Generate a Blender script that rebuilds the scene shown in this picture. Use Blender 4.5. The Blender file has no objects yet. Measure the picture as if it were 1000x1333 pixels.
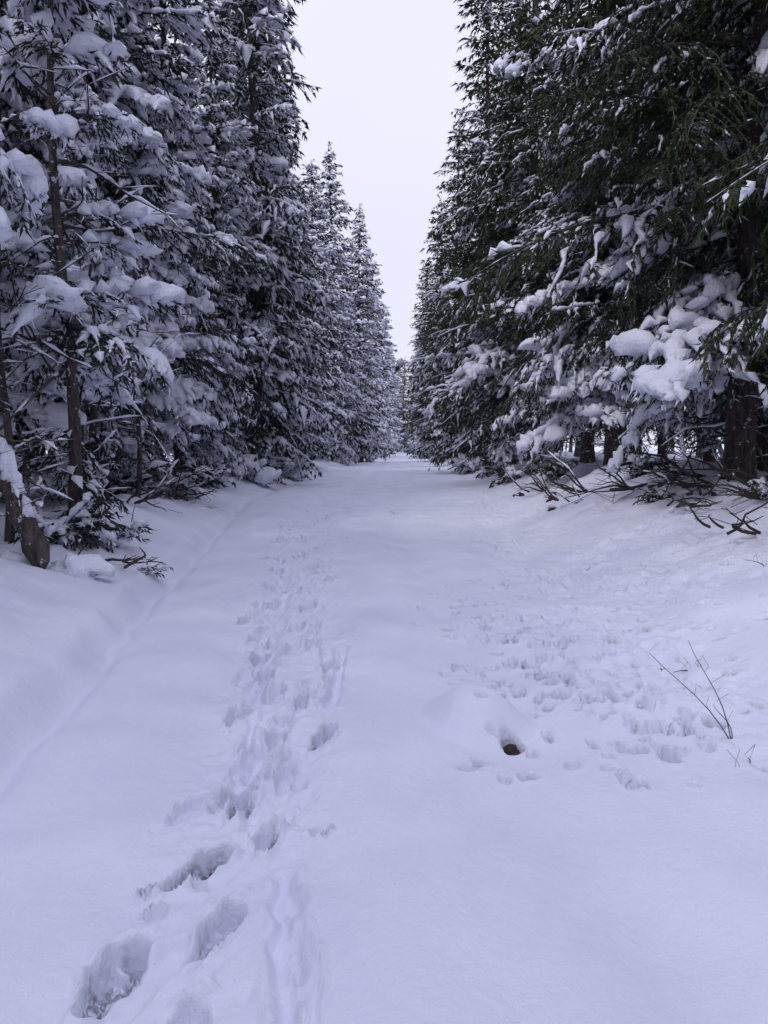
import bpy, bmesh, math, random
import numpy as np
from mathutils import Vector
random.seed(3)
scene=bpy.context.scene
PI=math.pi
# ------------------------------------------------------------------ noise
_tab=np.random.RandomState(11).rand(256,256).astype(np.float64)
def vn(x,y,o=0):
    x=np.asarray(x,float)+o*17.37; y=np.asarray(y,float)+o*31.91
    xi=np.floor(x).astype(int); yi=np.floor(y).astype(int)
    fx=x-xi; fy=y-yi
    fx=fx*fx*fx*(fx*(fx*6-15)+10); fy=fy*fy*fy*(fy*(fy*6-15)+10)
    a=_tab[xi&255,yi&255]; b=_tab[(xi+1)&255,yi&255]; c=_tab[xi&255,(yi+1)&255]; d=_tab[(xi+1)&255,(yi+1)&255]
    return (a*(1-fx)+b*fx)*(1-fy)+(c*(1-fx)+d*fx)*fy-0.5
def fbm(x,y,n=3,o=0):
    r=0;a=1;f=1
    for i in range(n):
        r=r+a*vn(x*f,y*f,o+i*3); a*=.5; f*=2.03
    return r
def sst(t):
    t=np.clip(t,0,1); return t*t*(3-2*t)
# ------------------------------------------------------------------ terrain
def xl(y): return np.interp(y,[0,3,5,8,14,21,40,70,100,400],[-1.75,-1.85,-2.15,-2.6,-3.4,-4.3,-4.8,-4.2,-3.6,-3.6])
def xr(y): return np.interp(y,[0,4,6,14,25,40,60,100,400],[2.2,1.6,1.25,1.7,2.6,2.9,2.5,2.2,2.2])
def base_h(x,y):
    x=np.asarray(x,float); y=np.asarray(y,float)
    l=xl(y)+.16*vn(y*.9,y*0,4)+.07*vn(y*3,y*0,5); r=xr(y)+.5*vn(y*.35,y*0,8)
    dl=l-x; dr=x-r
    near=1-.5*sst((y-9)/8)
    h=.36*sst(dl/1.5)+.15*near*sst(dl/.2)-.07*near*np.exp(-((dl+.07)/.08)**2)
    h=h+.90*sst(dr/3.2)
    bank=sst((dl-.3)/1.5)+sst((dr-.3)/2.5)
    h=h+bank*(.36*fbm(x*.45,y*.45,2,1)+.24*fbm(x*1.5,y*1.5,2,2))
    road=1-np.clip(bank,0,1)
    h=h+.08*fbm(x*.5,y*.32,2,3)+.040*fbm(x*2.2,y*1.5,2,6)*(.4+road)
    c=(l+r)/2
    h=h-.05*np.exp(-((x-c-.85)/.3)**2)*road-.06*np.exp(-((x-c+.85)/.35)**2)*road
    return h
PR=[ # x,y,heading(deg from +y toward +x),half length,half width,depth,dirt
(-.862,2.13,6,.18,.055,.10,.7),(-.75,2.72,34,.17,.050,.10,1),(-.597,2.35,14,.16,.048,.09,.3),
(-.544,2.92,-10,.13,.045,.10,.8),(-.595,1.88,8,.16,.05,.07,.1),(-.766,3.31,24,.15,.05,.08,.2),(-.70,3.20,10,.11,.042,.10,.9),
(-.669,3.96,-12,.18,.045,.07,.25),(-.599,4.52,-8,.13,.05,.09,1),(-.419,3.9,10,.18,.045,.08,.8),(-.978,4.45,14,.15,.05,.07,.2),
(-.508,5.27,2,.2,.05,.07,.3),(-.948,5.18,-14,.17,.05,.07,.15),(-.80,4.75,-10,.17,.045,.06,.1),(-1.40,6.74,12,.2,.06,.07,.1),(-1.2,6.1,15,.17,.055,.06,.1),
(-.895,6.31,0,.17,.06,.08,.4),(-.893,7.07,10,.16,.06,.08,.4),(-1.5,8.51,0,.2,.07,.07,.2),(-1.18,8.04,10,.2,.07,.08,.5),(-.81,8.6,5,.2,.07,.07,.2),
(-1.45,10.66,0,.22,.08,.08,.4),(-1.81,10.3,10,.2,.08,.07,.2),(-1.11,9.63,-10,.22,.08,.08,.4),(-1.93,12.4,0,.22,.1,.08,.3),(-1.64,13.,5,.22,.08,.08,.3),
(-1.3,11.8,0,.2,.08,.07,.2),(-2.2,13.6,10,.25,.1,.08,.3),(-1.0,12.8,0,.22,.09,.07,.1),(-1.3,7.5,0,.17,.055,.07,.2),(-.33,2.95,5,.05,.03,.03,.1),(-.47,3.35,0,.035,.03,.02,0),
(-.83,2.44,0,.035,.03,.03,.1),(-.9,2.55,20,.03,.025,.025,.1),(-.72,2.6,0,.03,.025,.02,0),(-.55,3.45,0,.12,.04,.05,.0),(-.62,3.62,10,.14,.04,.06,.1),
(-1.08,5.6,10,.14,.05,.07,.1),(-.7,5.75,-6,.15,.05,.06,.1),(-1.0,9.1,0,.18,.07,.07,.2),(-1.6,9.5,0,.18,.07,.07,.2),(-.18,17.5,70,.1,.2,.07,1)]
rg=np.random.RandomState(5)
for i in range(24):
    yy=11.5+i*.55; PR.append((-1.65-.02*i+rg.uniform(-.55,.55),yy,rg.uniform(-15,15),.2,.1,.07,.15))
for i in range(34): # half filled older prints
    yy=3.0+i*.24; tcx=np.interp(yy,[3,5,8,13],[-.68,-.78,-1.15,-1.6]); PR.append((tcx+rg.uniform(-.34,.34)*(.7+yy*.05),yy+rg.uniform(-.1,.1),rg.uniform(-22,22),rg.uniform(.09,.17),rg.uniform(.03,.055),rg.uniform(.02,.05),0))
FUR=[((-.42,2.60),(-.24,1.5),.055,.04),((-.36,2.5),(-.15,1.5),.03,.02),((-.70,2.25),(-.98,1.5),.06,.02),((-.42,4.4),(-.44,5.6),.05,.045),((-.75,3.4),(-.66,4.4),.08,.035),((-.9,4.6),(-1.15,6.4),.10,.035),((-1.1,6.2),(-1.5,9.5),.16,.03),((-.82,3.9),(-.95,5.0),.04,.03),((-.62,3.0),(-.78,3.9),.05,.03)]
PITS=[]
for (cx,cy,sx,sy,n) in [(.75,5.0,.22,.35,46),(1.0,5.9,.25,.45,50),(1.05,4.6,.22,.3,34),(1.35,4.1,.3,.3,34),(1.2,3.5,.3,.12,10),(.55,3.55,.25,.15,8),(1.9,5.2,.5,.8,60),(.45,5.0,.15,.3,10),(2.4,7.0,.7,1.2,70),(.9,7.2,.3,.6,24)]:
    for i in range(n):
        s=rg.uniform(.5,1)
        PITS.append((cx+rg.normal()*sx,cy+rg.normal()*sy,.030*s+.028*rg.rand()**2+.004,.07*s+.02,rg.rand(),rg.uniform(.6,1.5)))
def ground_h(x,y,detail=True,dirt=None):
    h=base_h(x,y)
    if not detail: return h
    m=sst((x-xr(y)+.8)/.9)*sst((y-3.0)/1.8)*(1-sst((y-24)/8))
    ml=sst((xl(y)-x-.1)/.9)*.4
    f=fbm(x*6,y*6,3,9); g=fbm(x*14,y*14,2,14)
    patch=sst(fbm(x*.8,y*.8,2,21)*1.4+.6)
    h=h+(m*patch+ml)*(.09*np.clip(f,-.15,1)+.050*np.clip(g,-.1,1))
    tc=np.interp(y,[1.5,3,5,8,13,25],[-.62,-.66,-.75,-1.15,-1.6,-2.1]); tw=np.interp(y,[1.5,4,8,14],[.38,.38,.6,.85])
    tm=np.exp(-((x-tc)/tw)**4)*(1-sst((y-26)/8))*(.5+.5*sst((y-2.4)/1))
    h=h+tm*(.030*fbm(x*7,y*6,2,17)-.022+.028*fbm(x*17,y*15,2,19))
    for (a,b,w,dp) in FUR:
        ax,ay=a;bx,by=b; L2=(bx-ax)**2+(by-ay)**2
        t=np.clip(((x-ax)*(bx-ax)+(y-ay)*(by-ay))/L2,0,1)
        d=np.hypot(x-ax-t*(bx-ax),y-ay-t*(by-ay))+.04*vn(x*9,y*9,3)
        e=d/w
        h=h-dp*(1-sst((e-.45)/.55))*(1+.6*vn(x*15,y*12,9))+.010*np.exp(-((e-1.25)/.3)**2)*(1+1.8*vn(x*14,y*14,4))
    for (px,py,hd,a,b,dp,dt) in PR:
        s=(np.abs(x-px)<max(a,b)*2.2)&(np.abs(y-py)<max(a,b)*2.2)
        if not s.any(): continue
        X=x[s]-px;Y=y[s]-py; o=int(abs(px*100))%40
        ca,sa=math.cos(math.radians(hd)),math.sin(math.radians(hd))
        u=X*sa+Y*ca; v=X*ca-Y*sa
        v=v/(1+.26*np.sin(u/a*2.0+.6))
        nzk=.55 if (py<3.1 and a>.12) else 1
        e=np.sqrt((u/a)**2+(v/b)**2)+nzk*(.26*vn(X*20,Y*20,o)+.16*vn(X*45,Y*45,o+2))
        dep=1-sst((e-.86)/.26)
        dd=dp*dep*(1+.25*np.sign(u)*np.clip(np.abs(u/a),0,1)+.9*vn(X*26,Y*34,o+7)+.5*vn(X*60,Y*60,o+9))
        h[s]=h[s]-dd+.018*np.exp(-((e-1.27)/.2)**2)*(1+2.6*vn(X*18,Y*18,o+12))
        if dirt is not None:
            dd2=dt*np.clip(dep,0,1)*sst((vn(X*16,Y*16,31)+.4-.3*(u/a))/.4)
            dirt[s]=np.maximum(dirt[s],dd2)
    for (px,py,r,dp,dr,asp) in PITS:
        s=(np.abs(x-px)<r*3)&(np.abs(y-py)<r*3)
        if not s.any(): continue
        X=x[s]-px;Y=y[s]-py
        e=np.hypot(X/asp,Y*.8*asp)/r+.6*vn(X*30,Y*30,int(px*77)%50)
        h[s]=h[s]-dp*(1-sst((e-.5)/.5))+.008*np.exp(-((e-1.4)/.3)**2)
        if dirt is not None and dr>.5: dirt[s]=np.maximum(dirt[s],.95*(1-sst((e-.35)/.5)))
    e=np.hypot((x-.43)/.31,(y-4.26)/.40)+.1*vn(x*5,y*5,2); h=h+.17*(1-sst((e-.25)/.85))
    e=np.hypot((x-.575)/.075,(y-3.95)/.095)+.35*vn(x*20,y*20,2); h=h-.12*(1-sst((e-.6)/.45))
    if dirt is not None: dirt[:]=np.maximum(dirt,1.0*(1-sst((e-.6)/.4)))
    return h
def gz(x,y): return float(base_h(np.array([x]),np.array([y]))[0])

def grow(a,step,rate,mx,end):
    out=[];v=a;s=step
    while v<end:
        s=min(s*(1+rate),mx(v) if callable(mx) else mx); v+=s; out.append(v)
    return out
xs=list(np.arange(-1.75,1.75,.0115))
xs+=grow(xs[-1],.0115,.015,lambda v:.032 if v<4 else max(.032,(v-4)*.1+.032),700)
neg=grow(1.75,.0115,.02,lambda v:.035 if v<3.5 else max(.035,(v-3.5)*.1+.035),700)
xs=[-v for v in neg[::-1]]+xs
ys=[1.3];
while ys[-1]<900:
    v=ys[-1]; r=.0044 if v<16 else (.009 if v<40 else .03)
    ys.append(v+max(.0078,r*v))
back=[1.3-v for v in grow(0,.05,.12,60,500)][::-1]
ys=back+ys
xs=np.array(xs);ys=np.array(ys)
X,Y=np.meshgrid(xs,ys); nx,ny=len(xs),len(ys)
Xf=X.ravel().copy();Yf=Y.ravel().copy(); dirt=np.zeros(len(Xf))
Z=ground_h(Xf,Yf,True,dirt)
def mesh_from(name,V,F,mats,M=None,smooth=None,attrs=None):
    me=bpy.data.meshes.new(name)
    V=np.asarray(V,np.float32);F=np.asarray(F,np.int32); k=F.shape[1]
    me.vertices.add(len(V)); me.vertices.foreach_set('co',V.ravel())
    me.loops.add(F.size); me.loops.foreach_set('vertex_index',F.ravel())
    me.polygons.add(len(F)); me.polygons.foreach_set('loop_start',np.arange(0,F.size,k,dtype=np.int32))
    me.polygons.foreach_set('loop_total',np.full(len(F),k,np.int32))
    if M is not None: me.polygons.foreach_set('material_index',np.asarray(M,np.int32))
    if smooth is None: smooth=np.ones(len(F),bool)
    me.polygons.foreach_set('use_smooth',smooth)
    for m in mats: me.materials.append(m)
    if attrs:
        for kx,a in attrs.items():
            at=me.attributes.new(kx,'FLOAT','POINT'); at.data.foreach_set('value',np.asarray(a,np.float32))
    me.update(calc_edges=True)
    return me
def obj(name,me,loc=(0,0,0),rot=0,sc=1,parent=None):
    o=bpy.data.objects.new(name,me); scene.collection.objects.link(o)
    o.location=loc;o.rotation_euler=(0,0,rot);o.scale=(sc,sc,sc)
    if parent:o.parent=parent
    return o
# ------------------------------------------------------------------ materials
def newmat(n):
    m=bpy.data.materials.new(n);m.use_nodes=True;t=m.node_tree;b=t.nodes['Principled BSDF'];return m,t,b
def N(t,k,**kw):
    n=t.nodes.new(k)
    for a,v in kw.items():
        if a in n.inputs: n.inputs[a].default_value=v
        else: setattr(n,a,v)
    return n
def snow_mat(name,ground):
    m,t,b=newmat(name); L=t.links
    tc=N(t,'ShaderNodeTexCoord')
    b.inputs['Roughness'].default_value=.65; b.inputs['Specular IOR Level'].default_value=.25
    n3=N(t,'ShaderNodeTexNoise',Scale=22.0,Detail=5.0 if ground else 2.0,Roughness=.6); L.new(tc.outputs['Object'],n3.inputs['Vector'])
    b2=N(t,'ShaderNodeBump',Strength=.45,Distance=.022 if ground else .06); L.new(n3.outputs['Fac'],b2.inputs['Height'])
    L.new(b2.outputs['Normal'],b.inputs['Normal'])
    if not ground:
        b.inputs['Base Color'].default_value=(.77,.78,.88,1); return m
    n1=N(t,'ShaderNodeTexNoise',Scale=1.3,Detail=3.0); L.new(tc.outputs['Object'],n1.inputs['Vector'])
    r=N(t,'ShaderNodeValToRGB'); r.color_ramp.elements[0].color=(.69,.70,.82,1);r.color_ramp.elements[1].color=(.78,.79,.89,1)
    r.color_ramp.elements[0].position=.3;r.color_ramp.elements[1].position=.7
    L.new(n1.outputs['Fac'],r.inputs['Fac'])
    n2=N(t,'ShaderNodeTexNoise',Scale=120.0,Detail=3.0); L.new(tc.outputs['Object'],n2.inputs['Vector'])
    b1=N(t,'ShaderNodeBump',Strength=.5,Distance=.006); L.new(n2.outputs['Fac'],b1.inputs['Height']); L.new(b1.outputs['Normal'],b2.inputs['Normal'])
    at=N(t,'ShaderNodeAttribute',attribute_name='dirt')
    nd=N(t,'ShaderNodeTexNoise',Scale=45.0,Detail=5.0); L.new(tc.outputs['Object'],nd.inputs['Vector'])
    mm=N(t,'ShaderNodeMapRange'); mm.inputs['From Min'].default_value=.38;mm.inputs['From Max'].default_value=.56;L.new(nd.outputs['Fac'],mm.inputs['Value'])
    mu=N(t,'ShaderNodeMath',operation='MULTIPLY'); L.new(at.outputs['Fac'],mu.inputs[0]);L.new(mm.outputs['Result'],mu.inputs[1])
    a2=N(t,'ShaderNodeAttribute',attribute_name='litter')
    nl=N(t,'ShaderNodeTexNoise',Scale=28.0,Detail=5.0,Roughness=.7); L.new(tc.outputs['Object'],nl.inputs['Vector'])
    ml=N(t,'ShaderNodeMapRange'); ml.inputs['From Min'].default_value=.59;ml.inputs['From Max'].default_value=.65;L.new(nl.outputs['Fac'],ml.inputs['Value'])
    m2=N(t,'ShaderNodeMath',operation='MULTIPLY'); L.new(a2.outputs['Fac'],m2.inputs[0]);L.new(ml.outputs['Result'],m2.inputs[1])
    mxx=N(t,'ShaderNodeMath',operation='MAXIMUM');L.new(mu.outputs[0],mxx.inputs[0]);L.new(m2.outputs[0],mxx.inputs[1])
    mx=N(t,'ShaderNodeMix',data_type='RGBA'); L.new(mxx.outputs[0],mx.inputs[0]); L.new(r.outputs['Color'],mx.inputs[6]); mx.inputs[7].default_value=(.07,.058,.055,1)
    L.new(mx.outputs[2],b.inputs['Base Color'])
    return m
MG=snow_mat('ground_snow',True); MS=snow_mat('bough_snow',False)
def needle_mat(name,c0,c1):
    m,t,b=newmat(name);L=t.links
    at=N(t,'ShaderNodeAttribute',attribute_name='tint'); oi=N(t,'ShaderNodeObjectInfo')
    ad=N(t,'ShaderNodeMath',operation='MULTIPLY_ADD'); L.new(oi.outputs['Random'],ad.inputs[0]); ad.inputs[1].default_value=.3; L.new(at.outputs['Fac'],ad.inputs[2])
    r=N(t,'ShaderNodeValToRGB'); r.color_ramp.elements[0].color=(*c0,1); r.color_ramp.elements[1].color=(*c1,1)
    L.new(ad.outputs[0],r.inputs['Fac']); L.new(r.outputs['Color'],b.inputs['Base Color'])
    b.inputs['Roughness'].default_value=.65; b.inputs['Specular IOR Level'].default_value=.15
    return m
MNL=needle_mat('needles_frosted',(.011,.016,.017),(.046,.050,.042))
MNR=needle_mat('needles_green',(.010,.021,.013),(.048,.062,.030))
m,t,b=newmat('bark');L=t.links
tc=N(t,'ShaderNodeTexCoord');mp=N(t,'ShaderNodeMapping');mp.inputs['Scale'].default_value=(14,14,3);L.new(tc.outputs['Object'],mp.inputs[0])
n=N(t,'ShaderNodeTexNoise',Scale=1.5,Detail=6.0,Roughness=.7);L.new(mp.outputs[0],n.inputs['Vector'])
r=N(t,'ShaderNodeValToRGB');r.color_ramp.elements[0].color=(.018,.014,.013,1);r.color_ramp.elements[1].color=(.13,.105,.095,1);r.color_ramp.elements[0].position=.35;r.color_ramp.elements[1].position=.7
L.new(n.outputs['Fac'],r.inputs['Fac'])
ns=N(t,'ShaderNodeTexNoise',Scale=9.0,Detail=5.0,Roughness=.7);L.new(tc.outputs['Object'],ns.inputs['Vector'])
mm=N(t,'ShaderNodeMapRange'); mm.inputs['From Min'].default_value=.60;mm.inputs['From Max'].default_value=.66;L.new(ns.outputs['Fac'],mm.inputs['Value'])
mx=N(t,'ShaderNodeMix',data_type='RGBA');L.new(mm.outputs['Result'],mx.inputs[0]);L.new(r.outputs['Color'],mx.inputs[6]);mx.inputs[7].default_value=(.72,.74,.82,1)
L.new(mx.outputs[2],b.inputs['Base Color']);b.inputs['Roughness'].default_value=.9
bp=N(t,'ShaderNodeBump',Strength=.8,Distance=.03);L.new(n.outputs['Fac'],bp.inputs['Height']);L.new(bp.outputs['Normal'],b.inputs['Normal'])
MB=m
m,t,b=newmat('dead_wood');b.inputs['Base Color'].default_value=(.045,.034,.030,1);b.inputs['Roughness'].default_value=.9
MD=m
# ------------------------------------------------------------------ ground object
ii=np.arange(nx*ny).reshape(ny,nx)
F=np.stack([ii[:-1,:-1],ii[:-1,1:],ii[1:,1:],ii[1:,:-1]],-1).reshape(-1,4)
lit=np.clip(sst((Xf-xr(Yf)-1.6)/1.6)+sst((xl(Yf)-Xf-.9)/1.2),0,1)*(.85)
lit=np.maximum(lit,.4*sst((Xf-xr(Yf)+.2)/1.2)*sst((Yf-4.5)/3))
obj('snow_ground',mesh_from('snow_ground',np.stack([Xf,Yf,Z],1),F,[MG],attrs={'dirt':dirt,'litter':lit}))
# ------------------------------------------------------------------ geometry helpers
def tube(P,rw,rh,k,lift=0.):
    P=np.asarray(P,float);n=len(P);T=np.gradient(P,axis=0);T/=np.linalg.norm(T,axis=1)[:,None]+1e-9
    ref=np.where(np.abs(T[:,2:3])>.9,np.array([[1.,0,0]]),np.array([[0,0,1.]]))
    S=np.cross(T,ref);S/=np.linalg.norm(S,axis=1)[:,None]+1e-9;U=np.cross(S,T)
    a=np.arange(k)/k*2*PI
    rw=np.broadcast_to(rw,(n,));rh=np.broadcast_to(rh,(n,))
    V=P[:,None]+S[:,None]*(np.cos(a)[None,:,None]*rw[:,None,None])+U[:,None]*(np.sin(a)[None,:,None]*rh[:,None,None])
    V[:,:,2]+=(rh*lift)[:,None]
    i=np.arange(n-1)[:,None]*k;j=np.arange(k)[None];jn=(j+1)%k
    q=np.stack([i+j,i+jn,i+k+jn,i+k+j],-1).reshape(-1,4)
    F=np.concatenate([q[:,[0,1,2]],q[:,[0,2,3]]])
    return V.reshape(-1,3),F
class Acc:
    def __init__(s): s.V=[];s.F=[];s.M=[];s.T=[];s.n=0
    def add(s,V,F,m,t=0.5):
        V=np.asarray(V,np.float32)
        s.V.append(V);s.F.append(np.asarray(F)+s.n);s.M.append(np.broadcast_to(m,(len(F),)).copy());s.T.append(np.broadcast_to(t,(len(V),)).astype(np.float32));s.n+=len(V)
    def get(s):
        return np.concatenate(s.V),np.concatenate(s.F),np.concatenate(s.M),np.concatenate(s.T)
    def mesh(s,name,mats):
        V,F,M,T=s.get(); return mesh_from(name,V,F,mats,M,M!=1,{'tint':T})
def ico(n):
    bm=bmesh.new();bmesh.ops.create_icosphere(bm,subdivisions=n,radius=1)
    V=np.array([v.co[:] for v in bm.verts]);F=np.array([[v.index for v in f.verts] for f in bm.faces]);bm.free();return V,F
ICO={1:ico(1),2:ico(2),3:ico(3)}
def clump(acc,c,sx,sy,sz,az,rng,lv=2,m=2):
    V,F=ICO[lv];o=rng.randint(0,90)
    d=1+.9*vn(V[:,0]*1.6+V[:,2]*.9,V[:,1]*1.6-V[:,2]*.7,o)+.8*vn(V[:,0]*3.5+V[:,2]*2.2,V[:,1]*3.5+V[:,2]*1.2,o+1)
    if lv==3: d=d+.35*vn(V[:,0]*7+V[:,2]*4,V[:,1]*7-V[:,2]*3,o+2)
    d=np.clip(d,.5,1.7)
    W=V*d[:,None]; W[:,2]=np.where(W[:,2]<0,W[:,2]*.6,W[:,2])-.22*(W[:,0]**2+W[:,1]**2)
    W=W*np.array([sx,sy,sz]);c_,s_=math.cos(az),math.sin(az)
    W=np.stack([W[:,0]*c_-W[:,1]*s_,W[:,0]*s_+W[:,1]*c_,W[:,2]],1)+np.asarray(c)
    acc.add(W,F,m)
def spikes(acc,P,D,l,w,rng,frost,tint):
    n=len(P);R=rng.normal(size=(n,3));S=np.cross(D,R);S/=np.linalg.norm(S,axis=1)[:,None]+1e-9
    S[:,2]*=.5
    a=P-S*w*.5;b_=P+S*w*.5;c=P+D*l[:,None]
    V=np.stack([a,b_,c],1).reshape(-1,3);F=np.arange(3*n).reshape(n,3)
    M=np.where(rng.rand(n)<frost,2,1)
    acc.add(V,F,M,np.repeat(np.clip(tint+rng.normal(size=n)*.16,0,1),3))
def frond(L,seed,snow,hi):
    rng=np.random.RandomState(seed);A=Acc()
    droop=rng.uniform(.22,.42); wob=rng.uniform(-.14,.14)
    def mp(s): s=np.asarray(s,float); return np.stack([s*L*(1-.08*s),wob*L*np.sin(s*3),L*(.07*s-droop*s**2.0)],-1)
    S=np.linspace(0,1,8 if hi else 4)
    V,F=tube(mp(S),.022*(1.05-S)*L/2.5+.003,.022*(1.05-S)*L/2.5+.003,4 if hi else 3);A.add(V,F,0)
    ds=(.155 if hi else .32)/L; s=.14 if L>1.5 else .08
    PP=[];DD=[];LL=[];TT=[]
    sp=.088 if hi else .19; sl=.125 if hi else .25; sw=.036 if hi else .09
    frost=[.01,.08,.24][snow]
    while s<1.0:
        for sd in (-1,1):
            if rng.rand()<.07: continue
            ss=min(1,s+rng.uniform(-.5,.5)*ds)
            lt=min(1.05,(.42*L*(1-ss)**.75*min(1,ss/.2)+.12))*rng.uniform(.45,1.25)
            p0=mp(ss); an=math.radians(rng.uniform(32,68))*sd
            dz=rng.uniform(-.55,.12)
            q=np.linspace(0,1,4 if hi else 3)
            dx,dy=math.cos(an),math.sin(an)
            sag=rng.uniform(.2,.65)
            TP=p0+np.stack([dx*q*lt,dy*q*lt*(1-.15*q),dz*q*lt-sag*lt*q**2],-1)
            if hi and lt>.4:
                V,F=tube(TP,.006,.006,3);A.add(V,F,0)
            nq=max(2,int(lt/sp)); qs=(np.arange(nq)+rng.rand(nq)*.8)/nq
            B=np.stack([np.interp(qs,q,TP[:,c]) for c in range(3)],1)
            T=np.gradient(TP,axis=0);T/=np.linalg.norm(T,axis=1)[:,None]+1e-9
            Tq=np.stack([np.interp(qs,q,T[:,c]) for c in range(3)],1)
            tint=rng.uniform(.05,.6)
            for sd2 in (-1,1,0):
                ang=rng.uniform(.5,1.0,nq)*sd2
                c_,s_=np.cos(ang),np.sin(ang)
                D=np.stack([Tq[:,0]*c_-Tq[:,1]*s_,Tq[:,0]*s_+Tq[:,1]*c_,Tq[:,2]-rng.uniform(0,.7,nq)+(.25 if sd2==0 else 0)],1)
                D/=np.linalg.norm(D,axis=1)[:,None]
                l=sl*rng.uniform(.6,1.35,nq)
                PP.append(B);DD.append(D);LL.append(l);TT.append(np.full(nq,tint))
                if hi:
                    PP.append(B+D*(l*.55)[:,None]);D2=D+rng.normal(size=D.shape)*.55;D2/=np.linalg.norm(D2,axis=1)[:,None]
                    DD.append(D2);LL.append(l*.75);TT.append(np.full(nq,tint+.1))
            if snow and rng.rand()<(.45,.85)[snow-1]:
                n=max(4,int(lt/(.11 if hi else .26))+2); qq=np.linspace(rng.uniform(0,.4),rng.uniform(.75,1.08),n)
                C=np.stack([np.interp(qq,q,TP[:,c]) for c in range(3)],1); C[:,:2]+=rng.normal(size=(n,2))*.022
                w=(.038,.074)[snow-1]*(1 if hi else 1.25)*rng.uniform(.6,1.6)
                rr=w*np.clip(rng.uniform(.25,1.45,n),.0,9)*np.clip(np.sin(np.linspace(.12,PI-.12,n))**.5,0,1)
                rr*=np.where(rng.rand(n)<(.25,.12)[snow-1],.15,1)
                rr[0]=rr[-1]=.002
                V,F=tube(C,rr*1.25,rr*.85,5 if hi else 3,.8);A.add(V,F,2)
        s+=ds
    P=np.concatenate(PP);D=np.concatenate(DD);l=np.concatenate(LL);T=np.concatenate(TT)
    spikes(A,P,D,l,sw,rng,frost,T)
    if snow:
        n=max(5,int(L/(.12 if hi else .3)));ss=np.linspace(rng.uniform(.1,.3),1.02,n);C=mp(np.minimum(ss,1))
        rr=(.038,.07)[snow-1]*rng.uniform(.3,1.5,n);rr[0]=rr[-1]=.003
        rr*=np.where(vn(ss*8,ss*0,seed)>(-.05,-.22)[snow-1],1,.1)
        V,F=tube(C,rr*1.4,rr*.9,5,.7);A.add(V,F,2)
        if snow==2:
            for i in range(max(2,int(L*5)) if hi else max(1,int(L*2.4))):
                s0=rng.uniform(.25,1.0);p=mp(s0);wd=.34*L*(1-s0)**.75
                off=rng.uniform(-1,1)*wd; p=p+np.array([abs(off)*.6,off,.05-abs(off)*.4])
                z=.06+.16*rng.rand()**1.7
                clump(A,p,z*rng.uniform(1.0,1.7),z*rng.uniform(.7,1.15),z*rng.uniform(.6,1.),rng.rand()*3.1,rng,2 if hi and z>.12 else 1)
    return A.get()
LS=[3.4,2.2,1.2,.55]
FR={}
for hi in (0,1):
    for si,Lf in enumerate(LS):
        for sn in (0,1,2):
            FR[(hi,si,sn)]=[frond(Lf,si*100+sn*10+k+hi*1000,sn,hi) for k in range(4 if hi else 3)]
def place(acc,fr,scale,el,roll,az,pos,tint):
    V,F,M,T=fr
    V=V*scale
    ce,se=math.cos(el),math.sin(el);cr,sr=math.cos(roll),math.sin(roll);ca,sa=math.cos(az),math.sin(az)
    y=V[:,1]*cr-V[:,2]*sr;z=V[:,1]*sr+V[:,2]*cr;x=V[:,0]
    x,z=x*ce-z*se,x*se+z*ce
    W=np.stack([x*ca-y*sa,x*sa+y*ca,z],1)+np.array(pos)
    acc.add(W,F,0,0);acc.M[-1]=M;acc.T[-1]=np.clip(T+tint,0,1).astype(np.float32)
def dead(acc,p,az,l,rng,snow=.5,el=None,thick=1.,curl=.12):
    el=rng.uniform(-.35,.15) if el is None else el
    s=np.linspace(0,1,7);w=rng.uniform(-curl,curl,2)*1.5
    d=np.array([math.cos(az)*math.cos(el),math.sin(az)*math.cos(el),math.sin(el)]);sd=np.array([-math.sin(az),math.cos(az),0])
    P=np.array(p)+s[:,None]*l*d+sd*(w[0]*np.sin(s*4)*l)[:,None]+np.array([0,0,1])*(w[1]*l*s**2-.12*l*s**2+.03*l*np.sin(s*9+az))[:,None]
    r0=(.013*(1.1-s)*l**.5+.0025)*thick
    V,F=tube(P,r0,r0,4);acc.add(V,F,0)
    def sn(P,r):
        r_=r*rng.uniform(.2,1.3,len(P));r_*=np.where(rng.rand(len(P))<.25,.1,1);r_[0]=r_[-1]=.001
        V,F=tube(P,r_*1.1,r_*.9,5,1.0);acc.add(V,F,2)
    if rng.rand()<snow:
        k=np.linspace(.1,.95,11);sn(np.stack([np.interp(k,s,P[:,c]) for c in range(3)],1),.022)
    for i in range(rng.randint(3,8)):
        k=rng.uniform(.2,.95);q=np.array([np.interp(k,s,P[:,c]) for c in range(3)])
        a2=az+rng.choice([-1,1])*rng.uniform(.5,1.2);l2=l*rng.uniform(.15,.45)
        Q=q+np.linspace(0,1,4)[:,None]*l2*np.array([math.cos(a2),math.sin(a2),rng.uniform(-.5,.5)])
        V,F=tube(Q,.004*thick,.003*thick,3);acc.add(V,F,0)
        if rng.rand()<snow*.6: sn(Q,.014)
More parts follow.
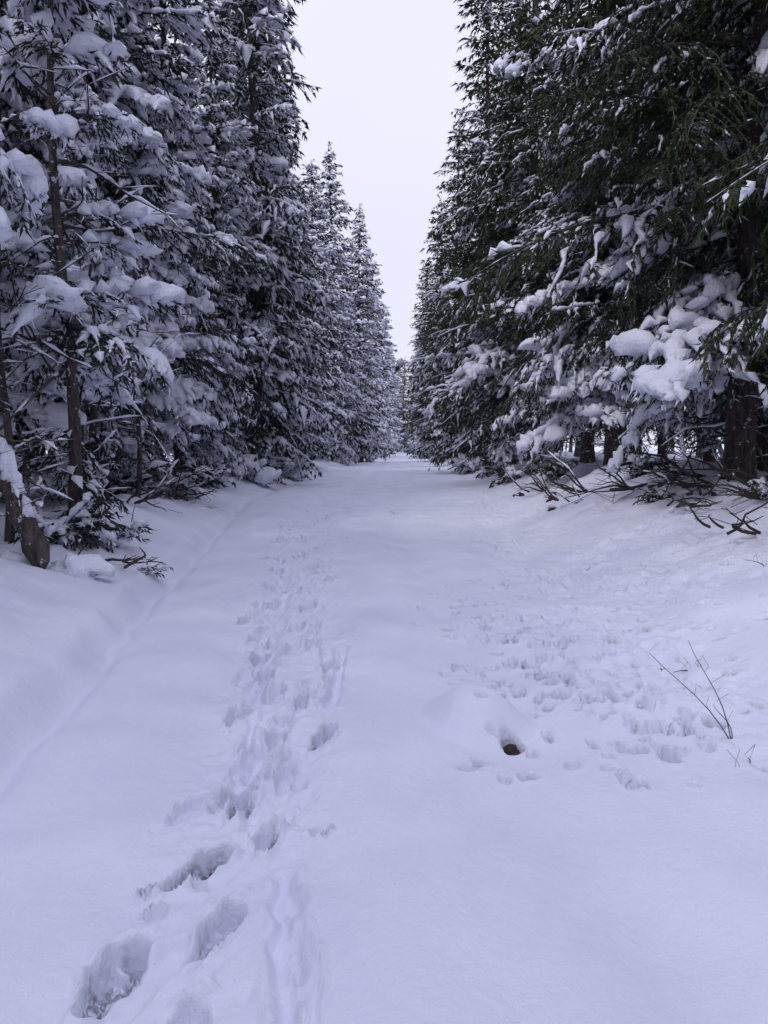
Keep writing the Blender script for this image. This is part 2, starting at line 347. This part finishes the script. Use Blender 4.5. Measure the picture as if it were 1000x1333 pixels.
def tree(name,seed,H,R,h0,mix,hitop,needle,rb=.2,ndead=20,dens=1.,pw=.8,zstep=.40,big=0,bz=(.15,.34),bare=0):
    rng=np.random.RandomState(seed);A=Acc()
    hs=np.linspace(-.4,H,26);bx=.12*np.sin(hs*.25+seed);by=.12*np.cos(hs*.21+seed*2)-.12*math.cos(seed*2)
    bx-=.12*math.sin(seed)
    r=rb*(1-np.clip(hs,0,H)/H)**.85+.012; r*=1+.5*np.exp(-np.clip(hs+.2,0,9)/.25)
    V,F=tube(np.stack([bx,by,hs],1),r,r,12)
    V+=.02*np.stack([vn(V[:,0]*9,V[:,2]*3,5),vn(V[:,1]*9,V[:,2]*3,6),0*V[:,0]],1); A.add(V,F,0)
    h=h0
    az=rng.rand()*6
    while h<H-.25:
        top=hitop and h>14
        nb=int(round(dens*rng.uniform(4.5,7.0)*(.7 if top else 1)))
        wl=rng.uniform(.78,1.15)
        for i in range(nb):
            hh=h+rng.uniform(-.8,.8)*zstep; f=min(.995,max(0,hh/H)); az+=2*PI/nb+rng.uniform(-.5,.5)
            l=(R*(1-f)**pw*rng.uniform(.5,1.15)+.12)*wl
            l*=1+.18*math.sin(az*2+seed+hh*.35)
            l*=min(1,.72+.28*max(0,hh-h0)/2.5)
            si=min(range(4),key=lambda q:abs(math.log(LS[q]/l)))
            if hh>H*.9 : si=max(si,2)
            mm=np.array(mix,float)
            if bare:   # the boughs higher up have already shed their load
                k=float(sst((hh-3.5)/4.5))*bare; mm=np.array([mm[0]+k*mm[2]*.75,mm[1]+k*mm[2]*.05,mm[2]*(1-.8*k)])
            mm[2]*=1+.9*math.sin(hh*1.3+az*1.0+seed)*.6; mm/=mm.sum()
            sn=rng.choice(3,p=mm); hi=1 if hh<hitop else 0
            lst=FR[(hi,si,sn)]
            el=math.radians(-12+34*f+rng.uniform(-15,13))
            px=float(np.interp(hh,hs,bx));py=float(np.interp(hh,hs,by))
            place(A,lst[rng.randint(len(lst))],l/LS[si],el,rng.uniform(-.35,.35),az,(px,py,hh),rng.uniform(-.2,.2))
            if big and hh<12 and rng.rand()<big:
                for q in range(rng.randint(1,4)):
                    d=l*rng.uniform(.55,.98); z=rng.uniform(*bz)
                    clump(A,(px+math.cos(az)*d,py+math.sin(az)*d,hh+d*math.sin(el)-.25*d*d/l+.05),z*1.2,z,z*.8,az,rng,3)
        h+=zstep*rng.uniform(.7,1.3)*(1-(.45 if (hitop and not top) else .1)*h/H)
        az+=rng.rand()
    place(A,FR[(0,2,1)][0],.7,1.35,0,0,(bx[-1],by[-1],H-.5),0)
    for i in range(ndead):
        hh=rng.uniform(.4,h0+2.2);dead(A,(0,0,hh),rng.rand()*6.28,rng.uniform(.5,2.0),rng,.45)
    return A.mesh(name,[MB,needle,MS])
P={}
P['NL1']=tree('spruce_heavy_a',1,23,3.3,1.5,[.08,.20,.72],9,MNL,pw=.65,big=.14,bz=(.12,.26))
P['NL2']=tree('spruce_heavy_b',2,23,3.0,1.1,[.08,.20,.72],9,MNL,pw=.6,big=.20,bz=(.12,.28))
P['NL3']=tree('spruce_heavy_c',12,30,3.0,1.2,[.15,.33,.52],0,MNL,pw=.38)
P['NB']=tree('spruce_loaded',13,11,3.0,2.0,[.05,.15,.80],8,MNL,.13,pw=.7,big=.75,dens=.8)
P['NR1']=tree('spruce_green_a',3,24,4.1,1.9,[.25,.35,.40],9,MNR,.22,40,pw=.75,bare=1)
P['NR2']=tree('spruce_green_b',4,24,3.9,1.9,[.22,.33,.45],9,MNR,.22,40,pw=.7,bare=1)
P['FL1']=tree('spruce_far_heavy_a',5,23,3.5,.9,[.12,.33,.55],0,MNL,ndead=0,pw=.62)
P['FL2']=tree('spruce_far_heavy_b',6,23,3.4,.8,[.12,.33,.55],0,MNL,ndead=0,pw=.52)
P['FR1']=tree('spruce_far_green_a',7,24,3.6,1.0,[.40,.42,.22],0,MNR,ndead=0,pw=.68,bare=.8)
P['FR2']=tree('spruce_far_green_b',8,24,3.4,.9,[.40,.40,.24],0,MNR,ndead=0,pw=.6,bare=.8)
P['I1']=tree('spruce_inner_a',9,22,2.8,3.0,[.5,.35,.15],0,MNR,.17,24,.7,.6,.75)
P['I2']=tree('spruce_inner_b',10,22,2.6,2.6,[.4,.35,.25],0,MNL,.16,24,.7,.6,.75)
rr=random.Random(8)
HT={'NL3':30,'NB':11,'NR1':24,'NR2':24,'FR1':24,'FR2':24,'I1':22,'I2':22}
def put(k,x,y,H=None,rot=None,name='snowy_spruce_tree',parent=None):
    h=HT.get(k,23)
    return obj(name,P[k],(x,y,gz(x,y)-.05),rr.random()*6.28 if rot is None else rot,(H or h)/h,parent)
# left row
put('NB',-5.35,5.4,11.5); put('NL1',-7.9,19.5,22); put('NL2',-6.9,13.4,20.5); put('NL2',-6.9,9.2,19); put('NL1',-6.4,16.4,23)
put('NL2',-6.6,22.6,19.5); put('NL3',-5.6,29.0,31); put('FL2',-6.4,26,16);put('FL1',-6.8,34,23);put('FL2',-6.2,37.5,18);put('FL1',-7.0,43,23);put('FL2',-6.3,47,17)
put('FL2',-6.3,53,20);put('FL1',-5.7,60,23.8);put('FL2',-5.3,64.5,18);put('FL1',-3.9,71,23.2);put('FL2',-5.2,77,20);put('FL1',-4.0,86,22);put('FL2',-3.9,95,24)
for y in range(103,150,9): put('FL1' if y%2 else 'FL2',-3.5+rr.uniform(-.7,.5),y+rr.uniform(-2,2),rr.uniform(18,24))
# right row
put('NR1',5.3,12.3,24);put('NR2',6.1,7.4,22);put('NR2',7.4,15.8,24);put('NR2',5.3,19.4,25,1.0);put('NR1',5.9,24.8,22);put('NR1',5.0,29.5,26)
put('FR1',5.2,35.5,24);put('FR2',4.1,42,27.5);put('FR1',4.7,47,22);put('FR2',3.8,55,24);put('FR1',4.4,61,19);put('FR2',3.3,70,23.3);put('FR1',3.8,78,20)
put('FR2',2.7,89,22.7);put('FR1',3.4,98,20)
for y in range(106,150,9): put('FR1' if y%2 else 'FR2',3.0+rr.uniform(-.3,.8),y+rr.uniform(-2,2),rr.uniform(18,23))
# the track bends away here
for (x,y,h) in [(-4,152,21),(-2.2,160,20),(.3,172,21),(2.0,163,20),(4,154,22),(-6,165,22),(6.2,168,22),(-1.3,185,22)]: put('FL2' if x<0 else 'FR2',x,y,h)
# row behind the viewer
for (x,y) in [(-6,-1.5),(-6.3,-7),(-6,-13),(6.4,.8),(6.2,-5),(6,-12)]: put('FL1' if x<0 else 'FR1',x,y,rr.uniform(19,23))
# interior of the forest: one mass
E=bpy.data.objects.new('forest_background_trees',None);scene.collection.objects.link(E)
for side in (-1,1):
    for y in np.arange(4,76,4.8):
        for x in (9.3,13,17.5,22.5):
            if y>36 and x>14: continue
            xx=side*(x+rr.uniform(-1,1));yy=y+rr.uniform(-1.5,1.5)
            if side==1 and yy<9 and x<12: continue
            put('I1' if rr.random()<.5 else 'I2',xx,yy,rr.uniform(18,22),name='background_tree',parent=E)
# ------------------------------------------------------------------ near left young tree with bare snowy branches
A=Acc();rng=np.random.RandomState(21)
hs=np.linspace(-.3,7.5,20);V,F=tube(np.stack([.09*np.sin(hs),.06*np.cos(hs*1.3),hs],1),.07*(1-hs/8.5)+.01,.07*(1-hs/8.5)+.01,9);A.add(V,F,0)
for i in range(34): dead(A,(0,0,rng.uniform(.5,5.4)),rng.rand()*6.28,rng.uniform(.4,1.8),rng,.75,rng.uniform(-.45,.65),1.2,.3)
for i in range(52):
    hh=rng.uniform(1.8,7.3);l=1.5*(1-hh/8.5)+.25;si=2 if l>.8 else 3
    place(A,FR[(1,si,2 if rng.rand()<.7 else 1)][rng.randint(3)],l/LS[si],rng.uniform(-.3,.3),rng.uniform(-.3,.3),rng.rand()*6.28,(0,0,hh),0)
for i in range(14):
    place(A,FR[(1,3,1)][rng.randint(3)],rng.uniform(.8,1.3),rng.uniform(-.6,.2),0,rng.rand()*6.28,(0,0,rng.uniform(.2,1.2)),0)
YP=A.mesh('young_pine',[MB,MNL,MS])
obj('young_snowy_pine_tree',YP,(-3.95,9.0,gz(-3.95,9.0)))
obj('young_snowy_pine_tree',YP,(-5.1,12.6,gz(-5.1,12.6)),2.1,.9)
for k,(x,y,hh) in enumerate([(-4.7,10.8,4.5),(-5.2,9.6,5),(-5.6,15,5.5),(-5.0,14.3,4),(-4.6,7.6,4.5),(-4.3,8.2,3.8)]):
    A=Acc();rng=np.random.RandomState(70+k);hs=np.linspace(-.2,hh,10);a1=rng.uniform(-.12,.12)
    V,F=tube(np.stack([a1*hs+.04*np.sin(hs*2),.03*np.cos(hs),hs],1),.045*(1.1-hs/hh)+.006,.045*(1.1-hs/hh)+.006,7);A.add(V,F,0)
    for i in range(16): 
        z=rng.uniform(.4,hh*.95);dead(A,(a1*z,0,z),rng.rand()*6.28,rng.uniform(.3,1.1),rng,.6,rng.uniform(-.4,.7),1,.3)
    obj('bare_sapling',A.mesh('bare_sapling',[MB,MNL,MS]),(x,y,gz(x,y)))
# leaning broken trunk
A=Acc();s=np.linspace(0,1,16);rng=np.random.RandomState(4);Pp=np.stack([-.95*s-.15*s**2,.15*s,2.3*s],1)
r=.115*(1-.3*s)+.014*np.array([rng.normal() for _ in s]);r[0]=.08
V,F=tube(Pp,r,r,12);V+=.03*np.stack([vn(V[:,0]*12,V[:,2]*9,5),vn(V[:,1]*12,V[:,2]*9,6),0*V[:,0]],1);A.add(V,F,0)
A.add(np.array([Pp[0]+[0,0,-.1],*V[:12]]),[[0,i+1,(i+1)%12+1] for i in range(12)],0)
for i in range(16):
    k=rng.uniform(.12,.98);q=np.array([np.interp(k,s,Pp[:,c]) for c in range(3)])
    clump(A,q+[.07,-.03,.06],.07*rng.uniform(.6,1.3),.06,.09*rng.uniform(.6,1.4),rng.rand()*3,rng,2)
for i in range(9): dead(A,Pp[rng.randint(3,14)],rng.rand()*6.28,rng.uniform(.3,.9),rng,.8)
clump(A,(-.25,.1,-.06),.32,.24,.16,0,rng,3);clump(A,(.25,.2,-.08),.25,.2,.12,0,rng,3)
obj('leaning_broken_trunk',A.mesh('leaning_trunk',[MB,MNL,MS]),(-3.4,7.1,gz(-3.4,7.1)+.05))
# shrubs
def shrub(name,x,y,size,sn,n=12,seed=0,needle=MNL,el=(.1,1.1)):
    A=Acc();rng=np.random.RandomState(seed)
    for i in range(n):
        place(A,FR[(1,3,sn)][rng.randint(3)],size*rng.uniform(.6,1.2)/.55,rng.uniform(*el),rng.uniform(-.4,.4),rng.rand()*6.28,(rng.uniform(-.1,.1)*size,rng.uniform(-.1,.1)*size,rng.uniform(0,.25)*size),-.1)
    for i in range(int(n*.8)): dead(A,(rng.uniform(-.2,.2)*size,0,.05),rng.rand()*6.28,size*rng.uniform(.6,1.4),rng,.5,rng.uniform(.1,1.1))
    if sn: 
        for i in range(5): clump(A,(rng.uniform(-.4,.4)*size,rng.uniform(-.3,.3)*size,size*rng.uniform(.1,.5)),.17*size,.14*size,.1*size,rng.rand()*3,rng,2)
    obj(name,A.mesh(name,[MB,needle,MS]),(x,y,gz(x,y)-.02))
shrub('snowy_shrub',-3.75,8.3,.55,1,12,1); shrub('snowy_shrub',-3.4,8.9,.4,2,8,2); shrub('snowy_shrub',-3.85,6.2,.4,1,8,5)
shrub('snowy_shrub',-5.5,15.0,.9,1,14,3); shrub('snowy_shrub',-5.3,18,.7,2,10,4); shrub('snowy_shrub',-5.7,21.5,.9,1,12,6)
shrub('snowy_shrub',-5.2,26,.9,2,12,7);shrub('snowy_shrub',-4.9,33,1.0,2,12,8)
shrub('small_spruce_sprig',-2.78,8.2,.2,1,5,11,MNL,(-.1,.6))
shrub('small_spruce_sprig',3.9,11.6,.32,0,6,12,MNR,(.2,1.2)); shrub('small_spruce_sprig',4.2,8.8,.28,1,7,13,MNR,(.1,1.2)); shrub('small_spruce_sprig',4.3,12.4,.3,0,6,14,MNR);shrub('small_spruce_sprig',4.6,9.8,.35,1,6,24,MNR)
shrub('snowy_shrub',4.7,15.2,.7,1,12,15,MNR);shrub('snowy_shrub',4.3,22,.8,1,12,16,MNR);shrub('snowy_shrub',4.0,27,.9,1,12,17,MNR);shrub('snowy_shrub',3.9,33,1.0,1,12,18,MNR);shrub('snowy_shrub',3.5,40,1.0,2,12,19,MNR)
# fallen dead branches
for k,(x,y,az,l) in enumerate([(4.4,11.2,2.6,1.5),(3.9,13.6,3.6,1.5),(4.6,10.2,3.9,1.2),(3.8,16.5,2.9,1.7),(4.4,9.2,3.3,1.0),(3.4,19,3.5,1.5),(4.6,12.8,2.2,1.6),(5.0,11.5,4.2,1.4),(4.1,10.4,1.2,.9),(4.0,12,5,1.0),(3.2,14.5,2.5,.8),(3.6,8.4,3.6,.6),(3.7,10.0,.6,.7),(-4.6,13,0.4,1.2),(-4.9,17,-.3,1.3),(-3.1,7.9,.2,.5)]):
    A=Acc();rng=np.random.RandomState(50+k);
    for j in range(5): dead(A,(rng.uniform(-.3,.3),rng.uniform(-.3,.3),.05),az+rng.uniform(-1.1,1.1),l*rng.uniform(.4,1),rng,.12,rng.uniform(.05,.9),1.5,.3)
    obj('fallen_branch',A.mesh('fallen_branch',[MD,MNL,MS]),(x,y,gz(x,y)))
# dry stems
def stems(name,x,y,lst,r=.003):
    A=Acc()
    for (dx,dy,dz,n) in lst:
        s=np.linspace(0,1,7);Pp=np.stack([dx*s+.02*np.sin(s*5),dy*s,dz*s-.06*s**2],1)
        V,F=tube(Pp,r*(1.1-.7*s),r*(1.1-.7*s),5);A.add(V,F,0)
        for i in range(n):
            q=Pp[2+i%5];V,F=tube(np.stack([q,q+[random.uniform(-.03,.03),0,.03],q+[random.uniform(-.06,.06),.02,random.uniform(.05,.09)]]),.0013,.0011,3);A.add(V,F,0)
    obj(name,A.mesh(name,[MD,MNL,MS]),(x,y,gz(x,y)-.01))
stems('dry_plant_stems',1.68,3.85,[(-.38,.1,.50,2),(-.2,.05,.58,3),(-.08,.0,.26,1)])
stems('dry_plant_stems',1.60,3.55,[(.10,.1,.08,2),(-.08,0,.04,2)])
stems('dry_plant_stems',3.25,6.9,[(.22,.1,.2,4),(-.12,.1,.12,3),(.1,0,.28,3)],.005)
stems('dry_plant_stems',1.9,5.0,[(-.1,.0,.06,3),(.1,.05,.08,3)],.005)
def rock(x,y,s,seed,snow=True,dz=0):
    A=Acc();rng=np.random.RandomState(seed);clump(A,(0,0,0),s,s*.8,s*.7,rng.rand()*3,rng,3,0)
    if snow:clump(A,(-s*.15,s*.25,s*.45),s*.8,s*.7,s*.35,0,rng,3,2)
    obj('stone',A.mesh('stone',[MD,MNL,MS]),(x,y,gz(x,y)+dz))
rock(3.4,17.5,.17,1);rock(.575,3.99,.06,3,False,-.05);rock(1.55,5.3,.035,4);rock(3.0,20,.14,6);rock(1.75,5.1,.03,7);rock(2.9,15,.09,8)
# ------------------------------------------------------------------ sky, sun, camera
w=bpy.data.worlds.new('World');scene.world=w;w.use_nodes=True;t=w.node_tree;t.nodes.clear();L=t.links
out=N(t,'ShaderNodeOutputWorld');sk=N(t,'ShaderNodeTexSky',sky_type='NISHITA');sk.sun_disc=False
SE,SR=math.radians(50),math.radians(215)
sk.sun_elevation=SE;sk.sun_rotation=SR;sk.dust_density=4
b1=N(t,'ShaderNodeBackground',Strength=.09);L.new(sk.outputs[0],b1.inputs[0])
tc=N(t,'ShaderNodeTexCoord');sx=N(t,'ShaderNodeSeparateXYZ');L.new(tc.outputs['Generated'],sx.inputs[0])
rp=N(t,'ShaderNodeValToRGB');L.new(sx.outputs['Z'],rp.inputs['Fac'])
e=rp.color_ramp.elements;e[0].position=0;e[0].color=(.285,.288,.335,1);e[1].position=1;e[1].color=(.54,.56,.75,1)
e2=rp.color_ramp.elements.new(.5);e2.color=(.300,.303,.352,1)
nz=N(t,'ShaderNodeTexNoise',Scale=1.6,Detail=3.0);L.new(tc.outputs['Generated'],nz.inputs['Vector'])
mr=N(t,'ShaderNodeMapRange');mr.inputs['To Min'].default_value=2.7;mr.inputs['To Max'].default_value=3.4;L.new(nz.outputs['Fac'],mr.inputs['Value'])
b2=N(t,'ShaderNodeBackground');L.new(rp.outputs['Color'],b2.inputs[0]);L.new(mr.outputs['Result'],b2.inputs['Strength'])
mx=N(t,'ShaderNodeMixShader');mx.inputs[0].default_value=.9;L.new(b1.outputs[0],mx.inputs[1]);L.new(b2.outputs[0],mx.inputs[2]);L.new(mx.outputs[0],out.inputs[0])
sd=bpy.data.lights.new('sun','SUN');sd.energy=1.0;sd.angle=math.radians(12);sd.color=(1,.98,.98)
so=bpy.data.objects.new('sun',sd);scene.collection.objects.link(so)
dv=Vector((math.sin(SR)*math.cos(SE),math.cos(SR)*math.cos(SE),math.sin(SE)))
so.rotation_euler=dv.to_track_quat('Z','Y').to_euler();so.location=(0,-10,40)
cd=bpy.data.cameras.new('camera');co=bpy.data.objects.new('camera',cd);scene.collection.objects.link(co);scene.camera=co
cd.sensor_fit='VERTICAL';cd.sensor_height=36;cd.lens=27.0;cd.clip_end=2000;cd.clip_start=.05
co.location=(0,0,1.5);co.rotation_euler=(math.radians(90-4.94),0,math.radians(1.43))
scene.view_settings.view_transform='Standard';scene.view_settings.look='None';scene.view_settings.exposure=0
